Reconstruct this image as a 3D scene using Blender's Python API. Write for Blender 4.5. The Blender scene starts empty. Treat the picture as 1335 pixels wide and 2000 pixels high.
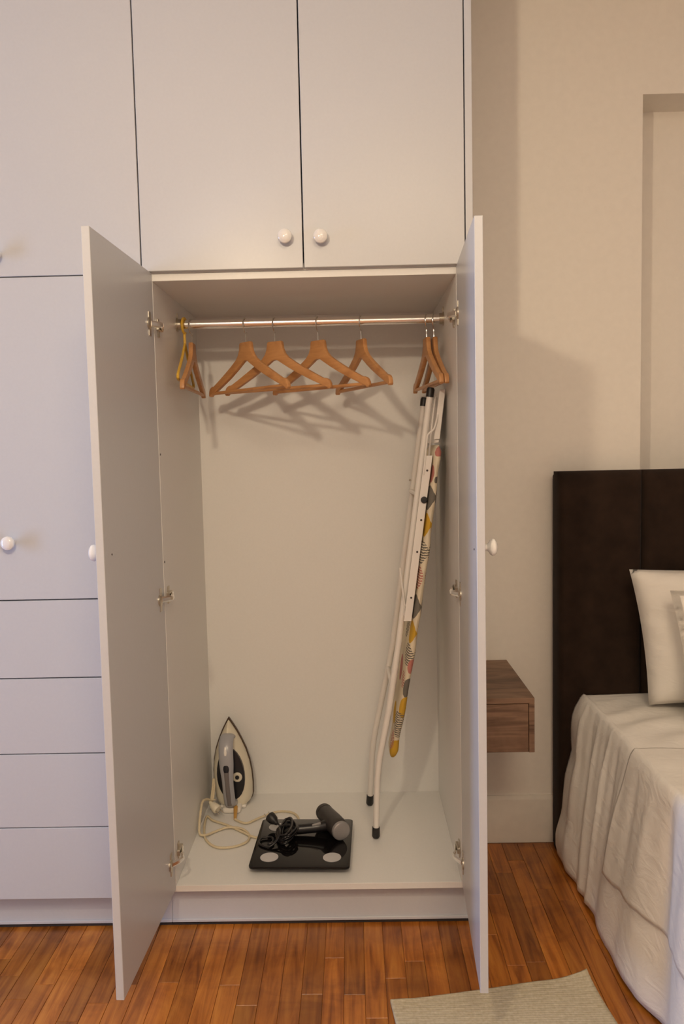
import bpy, bmesh, math, random
from mathutils import Vector, Matrix, noise

S = bpy.context.scene
C = S.collection
random.seed(7)

# ------------------------------------------------------------------ camera
cam_data = bpy.data.cameras.new('camera')
cam = bpy.data.objects.new('camera', cam_data)
C.objects.link(cam)
S.camera = cam
cam_data.sensor_fit = 'VERTICAL'
cam_data.sensor_height = 36.0
cam_data.lens = 36.0 * 1555.45 / 2000.0
cam_data.clip_start = 0.02
_r = Vector((0.99969713, 0.01209779, -0.02143112))
_u = Vector((0.02040614, 0.07928842, 0.99664283))
_f = Vector((-0.01375641, 0.99677831, -0.07901754))
cam.matrix_world = Matrix(((_r.x, _u.x, -_f.x, 0.0096), (_r.y, _u.y, -_f.y, -2.1),
                           (_r.z, _u.z, -_f.z, 1.3398), (0, 0, 0, 1)))

# ------------------------------------------------------------------ world, lights, exposure
w = bpy.data.worlds.new('world'); S.world = w; w.use_nodes = True
w.node_tree.nodes['Background'].inputs[0].default_value = (0.62, 0.72, 1.0, 1)
w.node_tree.nodes['Background'].inputs[1].default_value = 0.6

def light(name, kind, loc, power, color, **kw):
    d = bpy.data.lights.new(name, kind); d.energy = power; d.color = color
    for k, v in kw.items(): setattr(d, k, v)
    o = bpy.data.objects.new(name, d); C.objects.link(o); o.location = loc
    return o
lamp = light('ceiling_lamp_light', 'POINT', (-0.45, -1.78, 2.13), 37, (1.0, 0.81, 0.575), shadow_soft_size=0.045)
day = light('window_daylight', 'AREA', (-2.93, -0.86, 1.02), 36, (0.31, 0.54, 1.0), shape='RECTANGLE', size=1.7, size_y=0.46)
day.rotation_euler = (0, math.radians(-90), 0)
room = light('warm_fill_light', 'AREA', (0.35, -2.9, 2.82), 38, (1.0, 0.81, 0.575), shape='DISK', size=0.9)  # added fill that lifts wall, bed and shadows; no fixture behind it

vs = S.view_settings
S.display_settings.display_device = 'sRGB'
vs.view_transform = 'Standard'; vs.look = 'None'; vs.gamma = 1.0; vs.use_curve_mapping = False
vs.exposure = 0.05

# ------------------------------------------------------------------ materials
def mat(name, col, rough=0.5, metal=0.0, spec=0.5, build=None, **kw):
    m = bpy.data.materials.new(name); m.use_nodes = True
    nt = m.node_tree; b = nt.nodes['Principled BSDF']
    b.inputs['Base Color'].default_value = (*col, 1)
    b.inputs['Roughness'].default_value = rough
    b.inputs['Metallic'].default_value = metal
    b.inputs['Specular IOR Level'].default_value = spec
    for k, v in kw.items(): b.inputs[k].default_value = v
    if build: build(nt, b)
    return m

def N(nt, t, **kw):
    n = nt.nodes.new(t)
    for k, v in kw.items(): setattr(n, k, v)
    return n

def ramp(nt, fac, stops):
    r = N(nt, 'ShaderNodeValToRGB')
    e = r.color_ramp.elements
    while len(e) < len(stops): e.new(0.5)
    for el, (p, c) in zip(e, stops): el.position = p; el.color = (*c, 1)
    nt.links.new(fac, r.inputs[0])
    return r.outputs[0]

def coords(nt, scale=(1, 1, 1), rand=False):
    tc = N(nt, 'ShaderNodeTexCoord'); mp = N(nt, 'ShaderNodeMapping')
    mp.inputs['Scale'].default_value = scale
    nt.links.new(tc.outputs['Object'], mp.inputs[0])
    if rand:
        oi = N(nt, 'ShaderNodeObjectInfo'); mu = N(nt, 'ShaderNodeVectorMath', operation='SCALE')
        mu.inputs[0].default_value = (37, 53, 11)
        nt.links.new(oi.outputs['Random'], mu.inputs['Scale']); nt.links.new(mu.outputs[0], mp.inputs['Location'])
    return mp.outputs[0]

def noise_tex(nt, vec, scale, detail=4, rough=0.55, dist=0.0):
    n = N(nt, 'ShaderNodeTexNoise')
    n.inputs['Scale'].default_value = scale; n.inputs['Detail'].default_value = detail
    n.inputs['Roughness'].default_value = rough; n.inputs['Distortion'].default_value = dist
    nt.links.new(vec, n.inputs['Vector'])
    return n.outputs['Fac']

def bump(nt, b, h, strength=0.2, dist=0.002):
    bn = N(nt, 'ShaderNodeBump'); bn.inputs['Strength'].default_value = strength; bn.inputs['Distance'].default_value = dist
    nt.links.new(h, bn.inputs['Height']); nt.links.new(bn.outputs[0], b.inputs['Normal'])

def wood(c_dark, c_mid, c_light, sc, rand=True, bstr=0.1, var=0.0):
    def f(nt, b):
        v = coords(nt, sc, rand)
        n1 = noise_tex(nt, v, 1.0, 6, 0.6, 1.2)
        col = ramp(nt, n1, [(0.30, c_dark), (0.5, c_mid), (0.72, c_light)])
        if var:
            oi = N(nt, 'ShaderNodeObjectInfo')
            hs = N(nt, 'ShaderNodeHueSaturation')
            mr = N(nt, 'ShaderNodeMapRange'); mr.inputs['To Min'].default_value = 1 - var; mr.inputs['To Max'].default_value = 1 + var
            nt.links.new(oi.outputs['Random'], mr.inputs['Value']); nt.links.new(mr.outputs[0], hs.inputs['Value'])
            nt.links.new(col, hs.inputs['Color']); col = hs.outputs['Color']
            # worn, darker patches that run across neighbouring strips
            st = noise_tex(nt, coords(nt, (1.0, 1.6, 1.0)), 4.2, 4, 0.6, 0.8)
            mx = N(nt, 'ShaderNodeMix', data_type='RGBA', blend_type='MULTIPLY'); mx.inputs['Factor'].default_value = 1.0
            nt.links.new(col, mx.inputs[6])
            nt.links.new(ramp(nt, st, [(0.34, (0.70, 0.64, 0.60)), (0.54, (1, 1, 1))]), mx.inputs[7])
            col = mx.outputs[2]
        nt.links.new(col, b.inputs['Base Color'])
        bump(nt, b, n1, bstr, 0.001)
    return f

def fine(scale, amp, strength=0.15, dist=0.001):
    def f(nt, b):
        v = coords(nt)
        n = noise_tex(nt, v, scale, 4)
        base = b.inputs['Base Color'].default_value[:3]
        col = ramp(nt, n, [(0.3, tuple(c * (1 - amp) for c in base)), (0.7, tuple(min(1, c * (1 + amp)) for c in base))])
        nt.links.new(col, b.inputs['Base Color']); bump(nt, b, n, strength, dist)
    return f

def weave(nt, b):
    v = coords(nt)
    n = noise_tex(nt, v, 9, 5)
    base = b.inputs['Base Color'].default_value[:3]
    col = ramp(nt, n, [(0.3, tuple(c * 0.95 for c in base)), (0.7, base)])
    nt.links.new(col, b.inputs['Base Color'])
    # soft creases over a fine weave
    cr = noise_tex(nt, coords(nt, (1.0, 1.6, 2.6)), 7, 3, 0.5, 1.6)
    b1_ = N(nt, 'ShaderNodeBump'); b1_.inputs['Strength'].default_value = 0.32; b1_.inputs['Distance'].default_value = 0.012
    nt.links.new(cr, b1_.inputs['Height'])
    b2_ = N(nt, 'ShaderNodeBump'); b2_.inputs['Strength'].default_value = 0.10; b2_.inputs['Distance'].default_value = 0.001
    nt.links.new(noise_tex(nt, v, 420, 2), b2_.inputs['Height']); nt.links.new(b1_.outputs[0], b2_.inputs['Normal'])
    nt.links.new(b2_.outputs[0], b.inputs['Normal'])

M = {}
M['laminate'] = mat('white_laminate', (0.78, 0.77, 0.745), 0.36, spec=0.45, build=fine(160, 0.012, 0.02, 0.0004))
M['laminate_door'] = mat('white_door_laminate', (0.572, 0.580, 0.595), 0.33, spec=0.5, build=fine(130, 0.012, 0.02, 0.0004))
M['knob'] = mat('white_porcelain', (0.86, 0.84, 0.81), 0.12, spec=0.6)
M['wall'] = mat('cream_wall_paint', (0.86, 0.81, 0.735), 0.75, spec=0.25, build=fine(45, 0.015, 0.06, 0.001))
M['ceiling'] = mat('white_ceiling_paint', (0.80, 0.78, 0.74), 0.9, spec=0.1)
M['skirting'] = mat('white_skirting_paint', (0.74, 0.68, 0.60), 0.5, build=fine(30, 0.03, 0.05))
M['dark_gap'] = mat('dark_gap', (0.03, 0.022, 0.018), 0.9)
M['plank'] = mat('varnished_plank_wood', (0.3, 0.13, 0.05), 0.30, spec=0.5,
                 build=wood((0.22, 0.060, 0.007), (0.42, 0.138, 0.020), (0.55, 0.215, 0.036), (42, 3.0, 8), True, 0.10, 0.30))
def floor_far(nt, b):
    v = coords(nt)
    br = N(nt, 'ShaderNodeTexBrick'); br.offset = 0.4
    mp = N(nt, 'ShaderNodeMapping'); mp.inputs['Rotation'].default_value = (0, 0, math.radians(90))
    nt.links.new(v, mp.inputs[0]); nt.links.new(mp.outputs[0], br.inputs['Vector'])
    br.inputs['Color1'].default_value = (0.40, 0.15, 0.036, 1); br.inputs['Color2'].default_value = (0.48, 0.19, 0.05, 1)
    br.inputs['Mortar'].default_value = (0.06, 0.02, 0.01, 1); br.inputs['Scale'].default_value = 1.0
    br.inputs['Brick Width'].default_value = 0.6; br.inputs['Row Height'].default_value = 0.0535
    br.inputs['Mortar Size'].default_value = 0.001
    nt.links.new(br.outputs['Color'], b.inputs['Base Color'])
M['floor'] = mat('plank_floor_beyond', (0.33, 0.14, 0.04), 0.35, build=floor_far)
M['chrome'] = mat('chrome', (0.96, 0.95, 0.93), 0.22, 1.0)
M['steel'] = mat('hook_steel', (0.70, 0.68, 0.64), 0.22, 1.0)
M['nickel'] = mat('hinge_nickel', (0.60, 0.55, 0.46), 0.28, 1.0)
M['hanger'] = mat('beech_hanger_wood', (0.6, 0.3, 0.12), 0.38, spec=0.45,
                  build=wood((0.50, 0.235, 0.088), (0.56, 0.275, 0.106), (0.62, 0.315, 0.126), (9, 60, 60), True, 0.04, 0.06))
M['yellow'] = mat('yellow_plastic', (0.72, 0.44, 0.05), 0.35)
M['night'] = mat('grey_oak_board', (0.25, 0.15, 0.09), 0.5,
                 build=wood((0.095, 0.048, 0.026), (0.235, 0.135, 0.080), (0.34, 0.205, 0.125), (3.2, 14, 34), True, 0.08, 0.05))
M['velvet'] = mat('dark_brown_velvet', (0.026, 0.015, 0.010), 0.95, spec=0.15, build=fine(14, 0.25, 0.05))
M['velvet'].node_tree.nodes['Principled BSDF'].inputs['Sheen Weight'].default_value = 0.05
M['velvet'].node_tree.nodes['Principled BSDF'].inputs['Sheen Roughness'].default_value = 0.5
M['linen'] = mat('white_bed_linen', (0.90, 0.86, 0.80), 0.85, spec=0.15, build=weave)
M['duvet'] = mat('white_duvet_cotton', (0.84, 0.80, 0.74), 0.85, spec=0.15, build=weave)
M['pillow'] = mat('white_pillow_cotton', (0.86, 0.815, 0.75), 0.85, spec=0.15, build=weave)
M['mattress'] = mat('mattress_ticking', (0.6, 0.58, 0.55), 0.9)
def rugf(nt, b):
    v = coords(nt)
    wv = N(nt, 'ShaderNodeTexWave', bands_direction='Y'); wv.inputs['Scale'].default_value = 42
    wv.inputs['Distortion'].default_value = 1.0; wv.inputs['Detail'].default_value = 2
    nt.links.new(v, wv.inputs['Vector'])
    n = noise_tex(nt, v, 130, 3)
    col = ramp(nt, n, [(0.3, (0.47, 0.40, 0.27)), (0.7, (0.60, 0.53, 0.39))])
    nt.links.new(col, b.inputs['Base Color'])
    ad = N(nt, 'ShaderNodeMath', operation='ADD'); nt.links.new(wv.outputs['Fac'], ad.inputs[0]); nt.links.new(n, ad.inputs[1])
    bump(nt, b, ad.outputs[0], 0.16, 0.003)
M['rug'] = mat('cream_woven_cotton', (0.66, 0.58, 0.42), 0.95, spec=0.1, build=rugf)
M['tube'] = mat('white_enamel_tube', (0.80, 0.76, 0.71), 0.28, spec=0.5)
M['black_rubber'] = mat('black_rubber', (0.012, 0.011, 0.011), 0.45)
M['black_plastic'] = mat('black_gloss_plastic', (0.010, 0.009, 0.010), 0.30)
M['charcoal'] = mat('charcoal_plastic', (0.030, 0.025, 0.024), 0.42)
M['black_glass'] = mat('black_glass', (0.006, 0.005, 0.005), 0.06, spec=0.28)
M['electrode'] = mat('brushed_electrode', (0.62, 0.61, 0.62), 0.45, 0.4)
M['cap_grey'] = mat('silver_grey_plastic', (0.30, 0.285, 0.28), 0.42, 0.3)
M['iron_cream'] = mat('cream_iron_plastic', (0.74, 0.68, 0.54), 0.28)
M['iron_grey'] = mat('blue_grey_plastic', (0.36, 0.36, 0.385), 0.28)
M['iron_dark_grey'] = mat('warm_grey_grip', (0.17, 0.15, 0.145), 0.5)
M['iron_black'] = mat('black_iron_panel', (0.012, 0.012, 0.016), 0.3)
M['soleplate'] = mat('dark_soleplate_metal', (0.12, 0.085, 0.065), 0.35, 0.8)
M['clear'] = mat('pale_translucent_plastic', (0.78, 0.74, 0.68), 0.15)
M['cord'] = mat('cream_braided_cord', (0.66, 0.56, 0.38), 0.8, build=fine(600, 0.12, 0.4))
M['amber'] = mat('amber_cord_boot', (0.55, 0.30, 0.07), 0.4)
M['pin'] = mat('plug_pin_metal', (0.8, 0.76, 0.68), 0.2, 1.0)
M['screw'] = mat('small_dark_hole', (0.06, 0.05, 0.045), 0.6)
M['hole'] = mat('rail_hole', (0.05, 0.035, 0.03), 0.7)

# ------------------------------------------------------------------ helpers
def lookup(mt): return M[mt] if isinstance(mt, str) else mt

def root_loc(o):
    v = Vector((0, 0, 0))
    while o is not None:
        v += o.location; o = o.parent
    return v

def obj(name, bm, material, parent=None, smooth=35, kind=None):
    """links the bmesh, written in world coordinates, as ONE mesh object"""
    if parent is not None:
        off = root_loc(parent)
        if off.length: bmesh.ops.translate(bm, verts=bm.verts, vec=-off)
    bmesh.ops.recalc_face_normals(bm, faces=bm.faces)
    if smooth:
        a = math.radians(smooth)
        for f in bm.faces: f.smooth = True
        for e in bm.edges:
            e.smooth = len(e.link_faces) == 2 and e.calc_face_angle(0) < a
    me = bpy.data.meshes.new(name); bm.to_mesh(me); bm.free()
    o = bpy.data.objects.new(name, me); C.objects.link(o)
    me.materials.append(lookup(material))
    if parent is not None: o.parent = parent
    if kind: o['kind'] = kind
    return o

def tag(o, label=None, cat=None, group=None):
    if label: o['label'] = label
    if cat: o['category'] = cat
    if group: o['group'] = group
    return o

def thing(name, label, cat, loc, group=None):
    o = bpy.data.objects.new(name, None); C.objects.link(o); o.location = loc
    o.empty_display_size = 0.05
    return tag(o, label, cat, group)

def BM(): return bmesh.new()

def box(bm, x0, x1, y0, y1, z0, z1, bev=0.0, seg=1, mtx=None):
    t = bmesh.new()
    vs_ = [t.verts.new((x, y, z)) for x in (x0, x1) for y in (y0, y1) for z in (z0, z1)]
    for f in ((0, 1, 3, 2), (4, 6, 7, 5), (0, 4, 5, 1), (2, 3, 7, 6), (0, 2, 6, 4), (1, 5, 7, 3)):
        t.faces.new([vs_[i] for i in f])
    if bev: bmesh.ops.bevel(t, geom=list(t.edges), offset=bev, segments=seg, affect='EDGES', profile=0.5)
    if mtx is not None: bmesh.ops.transform(t, matrix=mtx, verts=t.verts)
    merge(bm, t); return bm

def merge(bm, t):
    me = bpy.data.meshes.new('tmp'); t.to_mesh(me); t.free(); bm.from_mesh(me); bpy.data.meshes.remove(me)

def spline(pts, n=8, closed=False):
    P = [Vector(p) for p in pts]; out = []
    m = len(P)
    rng = range(m if closed else m - 1)
    for i in rng:
        if closed: p0, p1, p2, p3 = P[i - 1], P[i], P[(i + 1) % m], P[(i + 2) % m]
        else: p0, p1, p2, p3 = P[max(i - 1, 0)], P[i], P[i + 1], P[min(i + 2, m - 1)]
        for k in range(n):
            t = k / n
            out.append(0.5 * ((2 * p1) + (p2 - p0) * t + (2 * p0 - 5 * p1 + 4 * p2 - p3) * t * t + (3 * p1 - p0 - 3 * p2 + p3) * t ** 3))
    if not closed: out.append(P[-1])
    return out

def tube(bm, pts, r, seg=8, closed=False, ry=None, up=None):
    """sweeps a circle (or ellipse r x ry) along pts; r may be a list"""
    P = [Vector(p) for p in pts]; n = len(P); rings = []
    ref = None
    for i, p in enumerate(P):
        if closed: d = P[(i + 1) % n] - P[i - 1]
        else: d = P[min(i + 1, n - 1)] - P[max(i - 1, 0)]
        d.normalize()
        if up is not None: ref = Vector(up)
        elif ref is None:
            ref = Vector((0, 0, 1)) if abs(d.z) < 0.9 else Vector((1, 0, 0))
        a = ref - d * ref.dot(d)
        if a.length < 1e-6: a = d.orthogonal()
        a.normalize(); b = d.cross(a)
        if up is None: ref = a
        rr = r[i] if isinstance(r, (list, tuple)) else r
        r2 = rr if ry is None else (ry[i] if isinstance(ry, (list, tuple)) else ry)
        rings.append([bm.verts.new(p + a * (rr * math.cos(2 * math.pi * k / seg)) + b * (r2 * math.sin(2 * math.pi * k / seg))) for k in range(seg)])
    for i in range(n if closed else n - 1):
        A, B = rings[i], rings[(i + 1) % n]
        for k in range(seg):
            bm.faces.new((A[k], A[(k + 1) % seg], B[(k + 1) % seg], B[k]))
    if not closed:
        bm.faces.new(rings[0][::-1]); bm.faces.new(rings[-1])
    return bm

def lathe(bm, prof, origin, axis, seg=20):
    """prof: (distance along axis, radius)"""
    ax = Vector(axis).normalized(); a = ax.orthogonal().normalized(); b = ax.cross(a); o = Vector(origin)
    rings = []
    for t, r in prof:
        if r < 1e-6: rings.append([bm.verts.new(o + ax * t)])
        else: rings.append([bm.verts.new(o + ax * t + (a * math.cos(2 * math.pi * k / seg) + b * math.sin(2 * math.pi * k / seg)) * r) for k in range(seg)])
    for A, B in zip(rings, rings[1:]):
        for k in range(seg):
            k2 = (k + 1) % seg
            if len(A) == 1 and len(B) > 1: bm.faces.new((A[0], B[k2], B[k]))
            elif len(B) == 1 and len(A) > 1: bm.faces.new((A[k], A[k2], B[0]))
            elif len(A) > 1: bm.faces.new((A[k], A[k2], B[k2], B[k]))
    if len(rings[0]) > 1: bm.faces.new(rings[0][::-1])
    if len(rings[-1]) > 1: bm.faces.new(rings[-1])
    return bm

def prism(bm, outline, to3, d0, d1, bev=0.0, seg=1):
    """outline of 2-D points; to3(x, y, depth) -> world"""
    t = bmesh.new()
    A = [t.verts.new(to3(x, y, d0)) for x, y in outline]; B = [t.verts.new(to3(x, y, d1)) for x, y in outline]
    n = len(outline)
    t.faces.new(A[::-1]); t.faces.new(B)
    for i in range(n): t.faces.new((A[i], A[(i + 1) % n], B[(i + 1) % n], B[i]))
    if bev:
        bmesh.ops.recalc_face_normals(t, faces=t.faces)
        es = [e for e in t.edges if e.calc_face_angle(0) > 0.9]
        bmesh.ops.bevel(t, geom=es, offset=bev, segments=seg, affect='EDGES', profile=0.5)
    merge(bm, t); return bm

def Rz(deg): return Matrix.Rotation(math.radians(deg), 4, 'Z')

def knob_mesh(bm, base, axis, s=1.0):
    return lathe(bm, [(0, .0085 * s), (.004 * s, .0070 * s), (.009 * s, .0065 * s), (.013 * s, .0105 * s), (.0165 * s, .0160 * s),
                      (.021 * s, .0186 * s), (.026 * s, .0175 * s), (.0295 * s, .0135 * s), (.0315 * s, .0075 * s), (.032 * s, 0)], base, axis, 24)

# ------------------------------------------------------------------ room shell
X0, X1, Y0, Y1, ZC = -3.0, 3.0, -3.6, 0.515, 2.85
bm = BM(); box(bm, X0 - .1, X1 + .1, Y0 - .1, 0.75, -0.12, -0.004)
floor = obj('floor', bm, 'floor', kind='structure')
bm = BM(); box(bm, X0 - .1, X1 + .1, Y0 - .1, 0.75, ZC, ZC + .1)
obj('ceiling', bm, 'ceiling', kind='structure')
# back wall: recessed bay at right, open bay behind the cupboards at left
NX, NZ, ND = 0.9486, 2.432, 0.14
bm = BM()
box(bm, 0.3325, NX, Y1, Y1 + .2, 0, ZC)
box(bm, NX, 2.35, Y1, Y1 + .2, NZ, ZC)
box(bm, 2.35, X1, Y1, Y1 + .2, 0, ZC)
box(bm, NX, 2.35, Y1 + ND, Y1 + .2, 0, NZ)
box(bm, X0, 0.3325, 0.63, 0.75, 0, ZC)
obj('wall_back', bm, 'wall', kind='structure')
bm = BM(); box(bm, X1, X1 + .1, Y0, 0.75, 0, ZC); obj('wall_right', bm, 'wall', kind='structure')
bm = BM(); box(bm, X0, X1, Y0 - .1, Y0, 0, ZC); obj('wall_front', bm, 'wall', kind='structure')
# left wall with a tall glazed opening
WY0, WY1, WZ0, WZ1 = -1.14, -0.58, 0.10, 1.95
bm = BM()
box(bm, X0 - .1, X0, WY1, 0.75, 0, ZC); box(bm, X0 - .1, X0, Y0, WY0, 0, ZC)
box(bm, X0 - .1, X0, WY0, WY1, 0, WZ0); box(bm, X0 - .1, X0, WY0, WY1, WZ1, ZC)
obj('wall_left', bm, 'wall', kind='structure')
bm = BM()
box(bm, X0 - .08, X0 - .02, WY0, WY0 + .04, WZ0, WZ1); box(bm, X0 - .08, X0 - .02, WY1 - .04, WY1, WZ0, WZ1)
box(bm, X0 - .08, X0 - .02, WY0 + .04, WY1 - .04, WZ0, WZ0 + .04); box(bm, X0 - .08, X0 - .02, WY0 + .04, WY1 - .04, WZ1 - .04, WZ1)
win = obj('window_1', bm, 'skirting', kind='structure')
M['glass'] = mat('window_glass', (0.9, 0.94, 0.96), 0.02, **{'Transmission Weight': 1.0})
obj('pane', box(BM(), X0 - .053, X0 - .047, WY0 + .04, WY1 - .04, WZ0 + .04, WZ1 - .04), 'glass', win)
bm = BM()
prism(bm, [(0.503, 0), (Y1, 0), (Y1, .162), (.511, .162), (.506, .152), (.503, .146)], lambda y, z, x: (x, y, z), 0.3335, 0.9486)
obj('baseboard_back', bm, 'skirting', kind='structure')

# ---- floor strips, one object each
PW, PH = 0.0524, -0.0892
def plank(x0, x1, y0, y1):
    g, b, z = 0.0005, 0.0007, 0.0
    bm = BM()
    def ring(i, zz): return [bm.verts.new(p) for p in ((x0 + i, y0 + i, zz), (x1 - i, y0 + i, zz), (x1 - i, y1 - i, zz), (x0 + i, y1 - i, zz))]
    R = [ring(g, -.012), ring(g, z - b), ring(g + b, z)]
    for A, B in zip(R, R[1:]):
        for k in range(4): bm.faces.new((A[k], A[(k + 1) % 4], B[(k + 1) % 4], B[k]))
    bm.faces.new(R[2])
    return obj('plank', bm, 'plank', floor, smooth=0)
k0 = int(math.floor((-1.08 - PH) / PW)); k1 = int(math.ceil((0.86 - PH) / PW))
for k in range(k0, k1):
    xa = PH + k * PW; xb = xa + PW
    yend = 0.500 if xb > 0.335 else 0.064
    y = yend; first = True
    while y > -1.25:
        L = random.uniform(0.28, 0.75)
        if first: L = random.uniform(0.10, 0.62); first = False
        ya = max(y - L, -1.25)
        if ya + 1.25 < 0.12: ya = -1.25
        plank(xa, xb, ya, y); y = ya

# ------------------------------------------------------------------ cupboards
XL_IN, XR_IN = -0.5024, 0.2897
ZF = 0.1396
ZS0, ZS1 = 1.7874, 1.8055
def slab(name, x0, x1, y0, y1, z0, z1, parent, material='laminate', bev=0.0006):
    return obj(name, box(BM(), x0, x1, y0, y1, z0, z1, bev), material, parent)
def front(name, x0, x1, z0, z1, parent, knob=None):
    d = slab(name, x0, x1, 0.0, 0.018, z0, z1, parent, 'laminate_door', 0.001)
    if knob: obj('knob', knob_mesh(BM(), (knob[0], 0.0005, knob[1]), (0, -1, 0)), 'knob', d)
    return d
ZTOP = 2.80
# open wardrobe
wr = thing('wardrobe', 'white wardrobe with both tall doors standing wide open', 'wardrobe', (-0.1064, 0.3, 0.0))
slab('side_panel', -0.5200, XL_IN, 0.0185, 0.604, ZF - .018, ZS0, wr)
slab('side_panel', XR_IN, 0.3073, 0.0185, 0.604, ZF - .018, ZS0, wr)
slab('back_panel', -0.5200, 0.3073, 0.604, 0.612, ZF - .018, ZS1, wr)
slab('bottom_board', XL_IN, XR_IN, 0.0185, 0.604, ZF - .018, ZF, wr)
slab('top_board', -0.5200, 0.3073, 0.0185, 0.604, ZS0, ZS1, wr)
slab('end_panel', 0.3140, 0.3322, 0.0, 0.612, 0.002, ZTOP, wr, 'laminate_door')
def plinth(x0, x1, parent):
    p = slab('plinth', x0, x1, 0.060, 0.078, 0.012, ZF - .019, parent, 'laminate_door')
    obj('plinth_trim', box(BM(), x0, x1, 0.0555, 0.060, 0.010, 0.0185, 0.001), 'laminate_door', p)
    obj('gap_shade_strip', box(BM(), x0, x1, 0.0595, 0.074, 0.001, 0.012), 'dark_gap', p)  # dark strip painted in for the shade of the gap under the plinth
plinth(-0.5255, 0.3138, wr)

def hinged(xh, yh, xf, yf, z0, z1, side, knob_z):
    """an open door: inner face runs from the hinge to the free edge, 18 mm thick, outward"""
    a = Vector((xh, yh, 0)); b = Vector((xf, yf, 0)); d = (b - a); L = d.length; d.normalize()
    n = Vector((d.y, -d.x, 0)) * (1 if side < 0 else -1)
    if n.x * side < 0: n = -n
    m = Matrix(((d.x, n.x, 0, a.x), (d.y, n.y, 0, a.y), (0, 0, 1, 0), (0, 0, 0, 1)))
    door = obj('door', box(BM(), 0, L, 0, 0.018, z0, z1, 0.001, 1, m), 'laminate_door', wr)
    kp = a + d * (L - 0.048) + n * 0.0175 + Vector((0, 0, knob_z))
    obj('knob', knob_mesh(BM(), kp, n), 'knob', door)
    # screw end of the knob on the inner face
    sp = a + d * (L - 0.048) + Vector((0, 0, knob_z - .004))
    obj('knob_screw', lathe(BM(), [(-.001, .0022), (.0012, .0022), (.0016, 0)], sp, -n, 8), 'screw', door)
    return a, d, n, door
dl = hinged(-0.5032, 0.0172, -0.5196, -0.4300, 0.130, 1.8078, -1, 1.125)
dr = hinged(0.2905, 0.0172, 0.2682, -0.4320, 0.1376, 1.8078, 1, 1.121)

def hinge(side, z, door, tilt=0):
    a, d, n, door_o = door
    xs = XL_IN if side < 0 else XR_IN
    inw = 1 if side < 0 else -1
    # cup flange lies on the door's inner face
    m = Matrix(((d.x, -n.x, 0, a.x), (d.y, -n.y, 0, a.y), (0, 0, 1, 0), (0, 0, 0, 1)))
    b = box(BM(), 0.030, 0.046, -0.001, 0.0022, z - .031, z + .031, 0.0008, 1, m)
    lathe(b, [(0, .016), (.003, .016), (.0045, .014)], a + d * .044 + Vector((0, 0, z)), -n, 16)
    h = obj('hinge', b, 'nickel', wr); h['label'] = 'metal cup hinge'
    # folded arm from the door to the side panel
    y0 = 0.034
    pts = spline([(a + d * .038 - n * .004 + Vector((0, 0, z))), (xs + inw * .020, .004, z), (xs + inw * .0225, .020, z), (xs + inw * .016, .036, z), (xs + inw * .0105, .070, z)], 4)
    obj('hinge_arm', tube(BM(), pts, 0.0080, 6, ry=0.0034, up=(0, 0, 1)), 'chrome', h)
    b = box(BM(), min(xs, xs + inw * .0035), max(xs, xs + inw * .0035), y0 + .014, y0 + .032, z - .024, z + .024, .001)
    box(b, min(xs, xs + inw * .0095), max(xs, xs + inw * .0095), y0 + .004, y0 + .048, z - .008, z + .008, .0015)
    obj('mounting_plate', b, 'nickel', h)
    b = BM()
    for yy in (.046, .064): lathe(b, [(0, .0035), (.0016, .0035), (.002, 0)], (xs + inw * .0125, yy, z), (inw, 0, 0), 8)
    obj('hinge_screw', b, 'nickel', h)
for z in (1.672, 0.951, 0.222): hinge(-1, z, dl)
for z in (1.680, 0.952, 0.216): hinge(1, z, dr)

# clothes rail
RY, RZ, RR = 0.30, 1.7178, 0.0132
rail = obj('clothes_rail', lathe(BM(), [(0, RR), (XR_IN - XL_IN - .004, RR)], (XL_IN + .002, RY, RZ), (1, 0, 0), 28), 'chrome', wr)
rail['label'] = 'chrome clothes rail'
for xs, s in ((XL_IN, 1), (XR_IN, -1)):
    b = lathe(BM(), [(0.0003, .020), (.003, .020), (.004, .0165), (.013, .0165), (.014, .0150)], (xs, RY, RZ), (s, 0, 0), 20)
    box(b, min(xs, xs + s * .004), max(xs, xs + s * .004), RY - .004, RY + .004, RZ + .012, RZ + .034, .001)
    obj('rail_socket', b, 'nickel', rail)
# small screw caps on the side panels
for x, y, z in ((XL_IN, .03, 1.335), (XL_IN, .03, 1.045)):
    obj('screw_cap', lathe(BM(), [(0, .003), (.0012, .003), (.0016, 0)], (x, y, z), (1, 0, 0), 8), 'screw', wr)

# wall cupboards over the wardrobe and over the left column
def carcass(parent, x0, x1, z0, z1):
    b = BM()
    obj('carcass', box(box(box(box(box(b, x0, x0 + .018, .0185, .6, z0, z1), x1 - .018, x1, .0185, .6, z0, z1), x0 + .018, x1 - .018, .0185, .6, z0, z0 + .018),
        x0 + .018, x1 - .018, .0185, .6, z1 - .018, z1), x0 + .018, x1 - .018, .59, .6, z0 + .018, z1 - .018), 'laminate', parent)
uc = thing('top_cupboard', 'two-door white top cupboard above the open wardrobe', 'cupboard', (-0.1064, 0.3, 1.8062))
carcass(uc, -0.5200, 0.3073, 1.8062, ZTOP)
front('door', -0.5236, -0.1064, 1.8090, ZTOP, uc, (-0.1501, 1.8842))
front('door', -0.1030, 0.3110, 1.8090, ZTOP, uc, (-0.0591, 1.8820))
ul = thing('top_cupboard', 'white top cupboard at upper left, above the tall closed door with knobs', 'cupboard', (-0.946, 0.3, 1.8040))
carcass(ul, -1.3680, -0.5270, 1.8040, ZTOP)
front('door', -0.9455, -0.5268, 1.8046, ZTOP, ul, (-0.8990, 1.8560))
front('door', -1.3680, -0.9485, 1.8046, ZTOP, ul, (-0.9950, 1.8560))
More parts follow.
